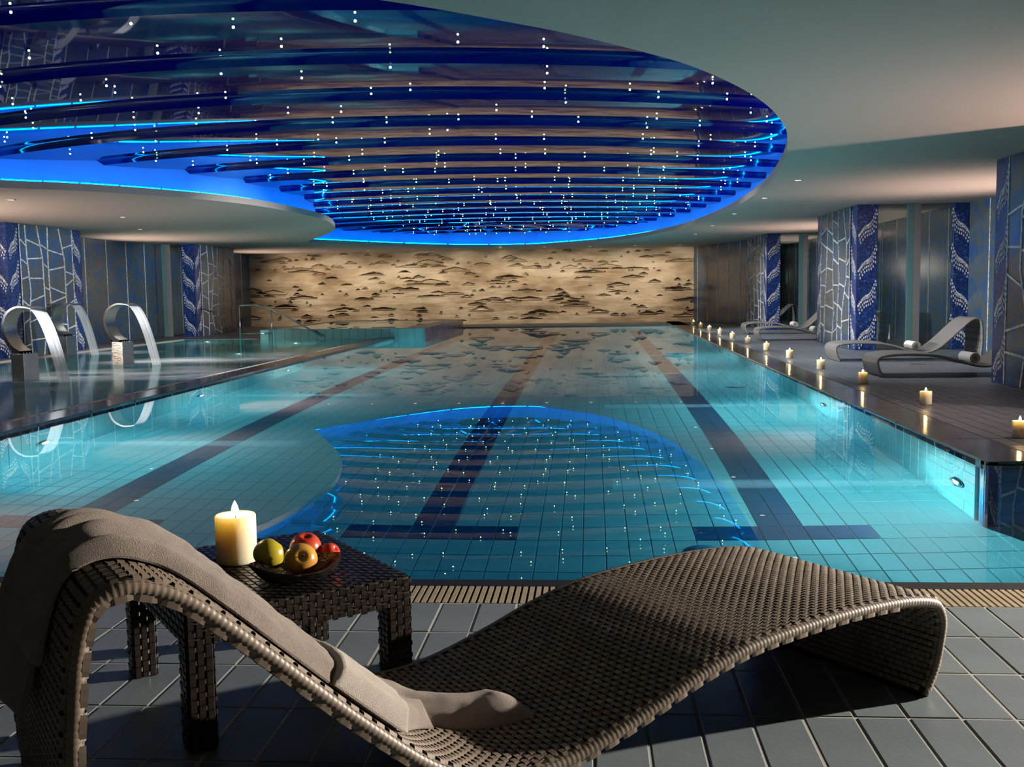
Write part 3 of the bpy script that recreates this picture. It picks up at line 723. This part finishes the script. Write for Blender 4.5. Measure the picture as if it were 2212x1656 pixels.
# ------------------------------------------------------------------ pillars
def swirl_mesh():
    mb = MB()
    for st in range(4):
        n = 15 - st * 2
        for k in range(n):
            t = k / (n - 1)
            x = -.15 + .30 * t + st * .012; z = -.25 + .44 * (t ** 1.35) + .05 * math.sin(t * 6.2) - st * .062 + (.06 if st else 0) * (1 - t)
            if abs(x) > .17: continue
            for dz in (0, .021):
                mb.box((x - .009, -.006, z + dz), (x + .009, 0, z + dz + .018))
    return mb.mesh('silver_swirl', M['silver'])
SW = swirl_mesh()
SWM = SW.copy(); SWM.transform(Matrix.Scale(-1, 4, (1, 0, 0))); SWM.flip_normals()
def make_pillar(name, xf, y0, y1, side, seed, label, camface=True):
    """xf: pool-side face, side +1 = pillar body lies towards +x"""
    rr = random.Random(seed); W = y1 - y0
    t = empty(name, (xf, y0, 0)); tag(t, label, 'pillar', 'mosaic pillars along the pool hall')
    th = .36 * side
    xa, xb = sorted((0, th))
    MB().box((xa, 0, 0), (xb, W, CEIL)).build('body', M['mosaic'], t)
    # glass panels on the pool side face
    s0, s1 = .42, W - .42; fx = -.014 * side
    pan = MB().box((min(0, fx), s0, .01), (max(0, fx), s1, CEIL - .005)).build('web_panel', M['slate'], t)
    gx0, gx1 = sorted((fx, fx - .010 * side))
    def bar(p, q, w=.030):
        p, q = Vector((0, *p)), Vector((0, *q)); e = (q - p).normalized(); n = Vector((0, -e.z, e.y)) * (w / 2); vv_ = []
        for x in (gx0, gx1): vv_ += [(x, *(c)[1:]) for c in (p - n, q - n, q + n, p + n)]
        MB().add(vv_, [(0, 1, 2, 3), (7, 6, 5, 4), (0, 4, 5, 1), (1, 5, 6, 2), (2, 6, 7, 3), (3, 7, 4, 0)]).build('silver_strip', M['silver'], t)
    bar((s0, .01), (s0, CEIL - .01), .02); bar((s1, .01), (s1, CEIL - .01), .02)
    cols = [.17, .36, .56, .78]; lines = []
    for c in cols:
        pts = []
        ks = 4
        for k in range(ks + 1):
            pts.append((s0 + (s1 - s0) * (c + (rr.uniform(-.075, .075))), CEIL * k / ks if 0 < k < ks else (.01 if k == 0 else CEIL - .01)))
        lines.append(pts)
        for p, q in zip(pts, pts[1:]): bar(p, q, .028)
    edge0 = [(s0, 0), (s0, CEIL)]; edge1 = [(s1, 0), (s1, CEIL)]
    def at(pts, z):
        for p, q in zip(pts, pts[1:]):
            if p[1] <= z <= q[1]: return p[0] + (q[0] - p[0]) * (z - p[1]) / max(1e-6, q[1] - p[1])
        return pts[-1][0]
    allc = [edge0] + lines + [edge1]
    for a, b in zip(allc, allc[1:]):
        z = rr.uniform(.15, .35)
        while z < CEIL - .2:
            z2 = min(CEIL - .05, max(.05, z + rr.uniform(-.16, .16)))
            bar((at(a, z), z), (at(b, z2), z2), .026); z += rr.uniform(.30, .48)
    # swirls on the blue strips
    rz = -math.pi / 2 if side > 0 else math.pi / 2
    for k in range(4):
        z = .40 + k * .62
        for yy, me in ((.21, SW if side < 0 else SWM), (W - .21, SWM if side < 0 else SW)):
            put('silver_swirl', me, t, (0, yy, z), rz)
        if camface: put('silver_swirl', SW if side > 0 else SWM, t, (th / 2, 0, z), 0)
    return t
make_pillar('mosaic_pillar', PIER_R, 9.25, 12.5, 1, 1, 'blue mosaic pillar with silver web at the right picture edge')
make_pillar('mosaic_pillar', PIER_R, 18.81, 22.0, 1, 2, 'blue mosaic pillar with silver web between the two pairs of loungers')
make_pillar('mosaic_pillar', PIER_R, 28.25, 31.9, 1, 3, 'far right mosaic pillar reflecting the stone wall')
make_pillar('mosaic_pillar', PIER_L, 18.84, 21.7, -1, 4, 'blue mosaic pillar with silver web behind the water cannons')
make_pillar('mosaic_pillar', PIER_L, 28.1, 31.3, -1, 5, 'far left mosaic pillar with silver web beside the handrail')

# glass partitions between pillars and side walls
def partition(name, y, xa, xb, xp, lab):
    t = empty(name, (xa, y, 0)); tag(t, lab, 'partition', 'glass partitions beside the pillars')
    MB().box((0, 0, .02), (xb - xa, .012, CEIL - .004)).build('pane', M['glass'], t)
    MB().box((xp - xa, -.03, .0), (xp - xa + .11, .03, CEIL - .004), 0, .004).build('pane_edge', M['teal_edge'], t)
    MB().box((xp - xa + .112, -.03, .0), (xp - xa + .23, .03, CEIL - .004), 0, .004).build('post', M['post'], t)
    return t
partition('glass_partition', 18.86, PIER_R + .36, 6.36, 5.57, 'reflective glass partition right of the middle pillar')
partition('glass_partition', 28.35, PIER_R + .36, 6.5, 5.55, 'reflective glass partition right of the far pillar')
partition('glass_partition', 28.2, WALL_L + .02, PIER_L - .36, -11.95, 'reflective glass partition left of the far left pillar')
# blue mosaic wall end beside the partition
t = empty('mosaic_column', (6.36, 18.81, 0)); tag(t, 'narrow blue mosaic column against the dark right wall', 'pillar')
MB().box((0, 0, 0), (.25, .4, CEIL - .002)).build('body', M['mosaic'], t)
for k in range(4): put('silver_swirl', SWM, t, (.125, 0, .40 + k * .62), 0)

# ------------------------------------------------------------------ candles
def make_candle():
    t = empty('pillar_candle')
    MB().lathe([(.0001, 0), (.052, 0), (.056, .004), (.056, .122), (.053, .127), (.048, .124), (.03, .114), (.0001, .112)], 30).build('wax', M['wax'], t, True)
    MB().tube([(0, 0, .112), (.001, 0, .124), (.003, 0, .13)], .0018, 6).build('wick', M['wick'], t)
    MB().lathe([(.0003, .122), (.007, .128), (.0105, .138), (.008, .148), (.004, .156), (.0003, .163)], 8).build('flame', M['flame'], t, True)
    return t
c0 = make_candle()
cname = ['nearest the camera at the right edge', 'second from the right edge', 'third from the right edge', 'fourth from the right edge, before the nearest lounger', 'fifth from the right edge', 'sixth from the right edge', 'sixth from the far end', 'fifth from the far end', 'fourth from the far end', 'third from the far end', 'second from the far end', 'at the far end of the row']
cpx = [(2202.5, 945.3), (1999.5, 873), (1863.5, 827.4), (1773, 796.5), (1705.5, 773), (1655.7, 756), (1615, 742.3), (1582, 731), (1555, 721.7), (1532.6, 714.3), (1513.5, 708), (1498, 702)]
for k, (a, b) in enumerate(cpx):
    p = P(a, b); c = c0 if k == 0 else copy_tree(c0)
    c.location = (p.x, p.y, .001); c.rotation_euler = (0, 0, k * .7); tag(c, 'lit pillar candle on the pool deck, ' + cname[k], 'candle', 'row of lit candles along the deck')

# ------------------------------------------------------------------ loungers
PROF = [(.0, 0), (-.045, .07), (-.068, .145), (-.077, .205), (-.06, .25), (-.022, .278), (.08, .299), (.22, .309), (.36, .311), (.5, .307), (.62, .300), (.73, .287), (.875, .254), (1.01, .211), (1.15, .172), (1.27, .151), (1.37, .152), (1.47, .180), (1.57, .238), (1.69, .341), (1.78, .425), (1.87, .512), (1.95, .587), (2.01, .639), (2.06, .668), (2.11, .683), (2.155, .677), (2.19, .65), (2.212, .575), (2.222, .485), (2.228, .39), (2.224, .26), (2.212, .12), (2.20, 0)]
LWID = .70
_raw = crom([(s, 0, z) for s, z in PROF], 12)
_acc = [0.0]
for a, b in zip(_raw, _raw[1:]): _acc.append(_acc[-1] + (b - a).length)
LTOT = _acc[-1]
import bisect
def pr(l):
    l = min(max(l, 0), LTOT - 1e-6); i = max(0, bisect.bisect_right(_acc, l) - 1); i = min(i, len(_raw) - 2)
    t = (l - _acc[i]) / max(1e-9, _acc[i + 1] - _acc[i]); p = _raw[i].lerp(_raw[i + 1], t)
    a, b = _raw[max(i - 3, 0)], _raw[min(i + 4, len(_raw) - 1)]; tg = (b - a).normalized()
    return p, tg, Vector((-tg.z, 0, tg.x))
THK = .028
def l_at_s(s):
    for p, l in zip(_raw, _acc):
        if p.x >= s and l > .35: return l
    return LTOT
def shell_mesh(mat, nseg):
    top, bot = [], []
    for k in range(nseg + 1):
        p, tg, n = pr(LTOT * k / nseg)
        top.append(p); bot.append(p - n * THK)
    mb = MB()
    ys = (0, -LWID)
    mb.grid([[(p.x, y, max(p.z, .002)) for y in ys] for p in top]); mb.grid([[(p.x, y, max(p.z, .002)) for y in ys[::-1]] for p in bot])
    for y in ys: mb.grid([[(a.x, y, max(a.z, .002)), (b.x, y, max(b.z, .002))] for a, b in zip(top, bot)])
    for e in (0, -1): mb.add([(top[e].x, 0, .002), (top[e].x, -LWID, .002), (bot[e].x, -LWID, .002), (bot[e].x, 0, .002)], [(0, 1, 2, 3)])
    return mb.mesh('seat_shell', mat, True)
def stitch(mb, c, ea, eb, n, la, wb, h):
    """one strand crossing: long along ea, bulging along n"""
    v = []
    for a, hh in ((-.5, 0), (-.25, .8), (.25, .8), (.5, 0)):
        for b in (-.5, .5): v.append(tuple(c + ea * (a * la) + eb * (b * wb) + n * (hh * h)))
    mb.add(v, [(0, 1, 3, 2), (2, 3, 5, 4), (4, 5, 7, 6)])
PA, PB = .030, .0175
def weave_mesh():
    mb = MB(); ey = Vector((0, -1, 0)); nrow = int(LTOT / PB); ncol = int((LWID - .012) / PA)
    for r in range(nrow):
        p, tg, n = pr((r + .5) * PB)
        for side in (1, -1):
            if side < 0 and .9 < (r * PB) < 1.7: continue
            base = p + n * .0005 if side > 0 else p - n * (THK + .0005)
            for c in range(ncol):
                y = -.010 - (c + (.25 if r % 2 else .75)) * PA
                stitch(mb, Vector((base.x, y, max(base.z, .004))), ey if side > 0 else -ey, tg, n * side, PA * 1.06, PB * .74, .0075)
    return mb.mesh('weave', M['wicker'])
def edge_mesh(y, mat, r, nn, ribs):
    path, rad = [], []
    for k in range(nn + 1):
        p, tg, n = pr(LTOT * k / nn); q = p - n * (THK * .5); path.append((q.x, y, max(q.z, .02)))
        rad.append(r * (1 if not ribs else (.955, 1.0, 1.01, 1.0)[k % 4]))
    mb = MB().tube(path, rad, 9)
    return mb.mesh('edge_roll', mat, True)
fgl = empty('wicker_lounger', (.931, 2.878, 0), math.atan2(-.6, -.8)); tag(fgl, 'large brown wicker wave lounger in the foreground with a beige towel', 'lounger')
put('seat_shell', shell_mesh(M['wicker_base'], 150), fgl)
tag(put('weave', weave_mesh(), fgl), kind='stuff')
for y in (-.008, -LWID + .008): put('edge_roll', edge_mesh(y, M['wicker'], .0165, 1100, True), fgl)
def overlay_patches():
    mb = MB(); rr = random.Random(5)
    l = .5
    while l < LTOT - .1:
        p, tg, n = pr(l); q = p - n * (THK * .5)
        c = Vector((q.x, .0055, max(q.z, .03))) - n * .012
        stitch(mb, c, tg, n, Vector((0, 1, 0)), .040, .012, .002); l += .052
    return mb.mesh('edge_binding', M['wicker'])
put('edge_binding', overlay_patches(), fgl)
# loungers along the right deck
lg = empty('wicker_lounger', (0, 0, 0))
put('seat_shell', shell_mesh(M['wicker_far'], 90), lg)
for y in (-.008, -LWID + .008): put('edge_roll', edge_mesh(y, M['wicker_far'], .018, 120, False), lg)
def make_roll():
    t = empty('rolled_towel'); L = .42; mb = MB(); rows = []; turns = 3.6; n = 110
    for k in range(n + 1):
        th = 2 * math.pi * turns * k / n; r = .010 + .062 * k / n; rows.append((r * math.cos(th), r * math.sin(th)))
    for inner in (0, 1):
        mb.grid([[(x * (1 if not inner else .86), -L / 2, z * (1 if not inner else .86)), (x * (1 if not inner else .86), L / 2, z * (1 if not inner else .86))] for x, z in rows], 0)
    for s in (-1, 1): mb.grid([[(x, s * L / 2, z), (x * .86, s * L / 2, z * .86)] for x, z in rows], 0)
    mb.build('towel_roll', M['towel_white'], t, True)
    for s in (-1, 1): MB().add([(.066 * math.cos(2 * math.pi * k / 20), s * (L / 2 - .012), .066 * math.sin(2 * math.pi * k / 20)) for k in range(20)], [tuple(range(20))]).build('roll_core', M['towel_grey'], t)
    return t
r0 = make_roll()
lts = [((3.63, 13.2 + LWID), 'grey wicker lounger nearest on the right deck beside the pillar', 'white rolled towel on the nearest right deck lounger'),
       ((3.76, 16.0 + LWID), 'grey wicker lounger on the right deck before the middle pillar', 'white rolled towel on the lounger before the middle pillar'),
       ((3.64, 22.5 + LWID), 'far grey wicker lounger partly hidden behind the middle pillar', 'white rolled towel half hidden behind the middle pillar'),
       ((3.82, 25.7 + LWID), 'farthest grey wicker lounger beside the far right pillar', 'white rolled towel on the farthest lounger')]
LS = .95
for k, ((x, y), a, b) in enumerate(lts):
    t = lg if k == 0 else copy_tree(lg)
    t.location = (x, y, .001); t.scale = (LS, 1, LS); tag(t, a, 'lounger', 'wicker loungers on the right deck')
    r = r0 if k == 0 else copy_tree(r0)
    r.location = (x + 1.24 * LS, y - LWID / 2, .152 * LS + .078); r.rotation_euler = (0, 0, 0.0)
    tag(r, b, 'towel', 'rolled towels on the right deck loungers')

# ------------------------------------------------------------------ draped towel on the near lounger
def strip(name, s_end, back, near, far, hfun, mat, na=130, nb=40, lift=.004, s_top=None):
    """cloth strip lying along the seat from s_end, over the head and down the back by `back` metres"""
    mb = MB(); l0 = l_at_s(s_end); l1 = (l_at_s(2.19) + back) if s_top is None else l_at_s(s_top); top, bot = [], []
    for i in range(na + 1):
        a = i / na; l = l0 + (l1 - l0) * a; p, tg, n = pr(min(l, LTOT - .03)); y0, y1 = near(a), far(a)
        over = max(0, l - l_at_s(2.17))
        rt_, rb_ = [], []
        for j in range(nb + 1):
            b = j / nb; y = y0 + (y1 - y0) * b
            ed = min(1, min(b, 1 - b) * 10) ** .5 * min(1, min(a, 1 - a) * 26 + .02) ** .5
            h = (hfun(a, b) + .006 * noise.noise(Vector((l * 9, y * 16, 3))) + .004 * noise.noise(Vector((l * 22, y * 30, 7)))) * ed + over * over * .5
            q = p + n * (lift + .004 + max(0, h)); r = p + n * (lift + over * over * .35)
            yy = -y + .010 * noise.noise(Vector((l * 5, 2, b * 2 + y0)))
            rt_.append((q.x, yy, q.z)); rb_.append((r.x, yy, r.z))
        top.append(rt_); bot.append(rb_)
    mb.grid(top); mb.grid([r[::-1] for r in bot])
    for j in (0, -1): mb.grid([[t_[j], b_[j]] for t_, b_ in zip(top, bot)])
    for i in (0, -1): mb.grid([[t_, b_] for t_, b_ in zip(top[i], bot[i])])
    return mb.mesh(name, mat, True)
def sm(a, x0, x1): t = min(1, max(0, (a - x0) / (x1 - x0))); return t * t * (3 - 2 * t)
def lerp(a, b, t): return a + (b - a) * t
tw = empty('draped_towel', (.931, 2.878, 0), math.atan2(-.6, -.8)); tag(tw, 'long beige bath towel draped over the foreground lounger backrest', 'towel')
# far fold: a rounded roll running from behind the head down to the seat
put('far_fold', strip('far_fold', 1.185, .24, lambda a: lerp(.20, .33, sm(a, 0, .3)) - .12 * sm(a, .55, .95), lambda a: lerp(.34, .58, sm(a, 0, .35)) - .10 * sm(a, .5, .75),
    lambda a, b: .052 * math.sin(math.pi * min(1, b * 1.0)) ** .6 * (1 - .35 * sm(a, .5, .8)) + .016 * sm(a, .45, .8) * math.sin(b * 13 + a * 4), M['towel']), tw)
# near fold: lies beside and partly over the first one, ends in a tip above the seat
put('near_fold', strip('near_fold', 1.43, .13, lambda a: lerp(.24, .045, sm(a, 0, .25)) + .09 * sm(a, .5, .75), lambda a: lerp(.33, .36, sm(a, 0, .3)) - .05 * sm(a, .6, .9),
    lambda a, b: .046 * math.sin(math.pi * b) ** .55 * (1 - .25 * sm(a, .5, .8)) + .012 * sm(a, .4, .8) * math.sin(b * 9 + 1), M['towel'], lift=.010), tw)
# pale woven band folded over the near fold
put('pale_band', strip('pale_band', 1.60, 0, lambda a: .035, lambda a: .325 - .02 * a,
    lambda a, b: .052 * math.sin(math.pi * (.08 + .88 * b)) ** .5, M['towel_flap'], na=40, lift=.014, s_top=1.755), tw)

# ------------------------------------------------------------------ side table with candle and fruit
U = Vector((-.8, -.6, 0)); Wv = Vector((-.6, .8, 0)); A0 = Vector((.931, 2.878, 0))
tb = empty('wicker_side_table', A0 + U * 1.20 + Wv * .813, math.atan2(-.6, -.8)); tag(tb, 'low dark brown wicker side table behind the foreground lounger', 'table')
TZ, TX, TY, LEG = .36, .62, .68, .065
def panel(mb, c, ea, eb, la, lb, pa, pb):
    ea, eb, c = Vector(ea), Vector(eb), Vector(c); n = ea.cross(eb)
    na, nb = int(la / pa), int(lb / pb)
    for i in range(nb):
        for j in range(na):
            alt = (i + j) % 2
            q = c + ea * ((j + .5) * la / na) + eb * ((i + .5) * lb / nb)
            if alt: stitch(mb, q, ea, eb, n, pa * 1.5, pb * .72, .0055)
            else: stitch(mb, q, eb, ea, n, pb * 1.5, pa * .72, .004)
mb = MB().box((0, -TY, TZ - .085), (TX, 0, TZ - .003), 1, .006)
panel(mb, (0, -TY, TZ - .003), (1, 0, 0), (0, 1, 0), TX, TY, .021, .018)
mb.build('table_top', [M['wicker_dark'], M['wicker_base']], tb)
for nm, c, ea, la in (('apron', (0, 0, TZ - .085), None, 0),):
    pass
sides = (((TX, .001, TZ - .085), (-1, 0, 0), TX), ((0, -TY - .001, TZ - .085), (1, 0, 0), TX), ((TX + .001, -TY, TZ - .085), (0, 1, 0), TY), ((-.001, 0, TZ - .085), (0, -1, 0), TY))
for c, ea, la in sides:
    mb = MB(); panel(mb, c, ea, (0, 0, 1), la, .082, .021, .0165); mb.build('apron', M['wicker_dark'], tb)
for lx in (0, TX - LEG):
    for ly in (-LEG, -TY):
        mb = MB().box((lx, ly, .0), (lx + LEG, ly + LEG, TZ - .084), 1, .004); hh = TZ - .086
        for c, ea in (((lx + LEG, ly + LEG + .001, .002), (-1, 0, 0)), ((lx, ly - .001, .002), (1, 0, 0)), ((lx + LEG + .001, ly, .002), (0, 1, 0)), ((lx - .001, ly + LEG, .002), (0, -1, 0))):
            panel(mb, c, ea, (0, 0, 1), LEG, hh, .021, .0165)
        mb.build('leg', [M['wicker_dark'], M['wicker_base']], tb)
TT = TZ + .003
cp = P(512, 1212, TT); c = copy_tree(c0); c.location = (cp.x, cp.y, TT); c.scale = (1.06, 1.06, 1.12); tag(c, 'tall lit cream candle on the dark wicker side table', 'candle')

b1, b2 = P(537, 1214, TT + .06), P(735, 1188, TT + .06); bp_ = (b1 + b2) / 2 + Vector((.01, -.03, 0)); BL = (b2 - b1).length / 2
bowl = empty('fruit_bowl', (bp_.x, bp_.y, TT), math.atan2(b2.y - b1.y, b2.x - b1.x)); tag(bowl, 'pointed dark hammered metal bowl holding apples on the side table', 'bowl')
def bowl_mesh():
    rows_t, rows_b = [], []
    for i in range(29):
        t = -1 + 2 * i / 28; hw = .098 * (1 - abs(t) ** 2.2) ** .8 + .0015; x = BL * t; rimz = .042 + .02 * abs(t) ** 2
        rt_, rb_ = [], []
        for j in range(17):
            v_ = -1 + 2 * j / 16; z = .006 + (rimz - .006) * max(abs(v_) ** 2.0, abs(t) ** 3.0)
            rt_.append((x, hw * v_, z)); rb_.append((x * .99, hw * v_ * .98, max(0, z - .005)))
        rows_t.append(rt_); rows_b.append(rb_[::-1])
    mb = MB().grid(rows_t); mb.grid(rows_b)
    for j in (0, -1): mb.grid([[a[j], b[::-1][j]] for a, b in zip(rows_t, rows_b)])
    return mb.mesh('bowl', M['bowl'], True)
put('bowl_shell', bowl_mesh(), bowl)
def apple(px, py, zc, r, mat, lb, tilt, spin, stalk=True):
    p = P(px, py, zc)
    t = empty('apple', p); t.rotation_euler = (tilt, 0, spin); tag(t, lb, 'apple', 'apples in the bowl')
    prof = []
    for k in range(19):
        a = math.pi * k / 18; rr_ = r * (math.sin(a) ** .82) * (1 + .06 * math.cos(a)); z = -r * .90 * math.cos(a)
        z -= .0 if rr_ > r * .45 else math.copysign(1, z) * r * .26 * (1 - rr_ / (r * .45)) ** 1.2
        prof.append((max(rr_, .0002), z))
    MB().lathe(prof, 28).build('fruit_body', mat, t, True)
    if stalk: MB().tube([(0, 0, r * .6), (.002, .001, r * .8), (.006, .002, r * 1.02)], .0016, 6).build('stalk', M['stalk'], t)
apple(583, 1196, TT + .056, .046, M['apple_y'], 'yellow green apple at the left end of the bowl', .7, 2.2, False)
apple(660, 1182, TT + .062, .046, M['apple_r'], 'red apple at the back of the bowl', .3, .5, False)
apple(650, 1208, TT + .056, .046, M['apple_m'], 'yellow and pink apple with stalk at the front of the bowl', 1.1, .35)
apple(713, 1194, TT + .045, .030, M['apple_r'], 'small red fruit at the right tip of the bowl', .9, 1.2, False)

# wall sconce (out of frame at the right)
sc = empty('wall_sconce', (6.60, 5.25, 1.62)); tag(sc, 'small metal wall sconce lamp on the right wall', 'sconce')
MB().box((-.03, -.05, -.09), (.018, .05, .09), 0, .006).build('back_plate', M['trim_metal'], sc)
MB().lathe([(.05, -.07), (.055, .07), (.052, .07), (.047, -.07)], 20, 0, (-.085, 0, 0)).build('shade', M['trim_metal'], sc, True)
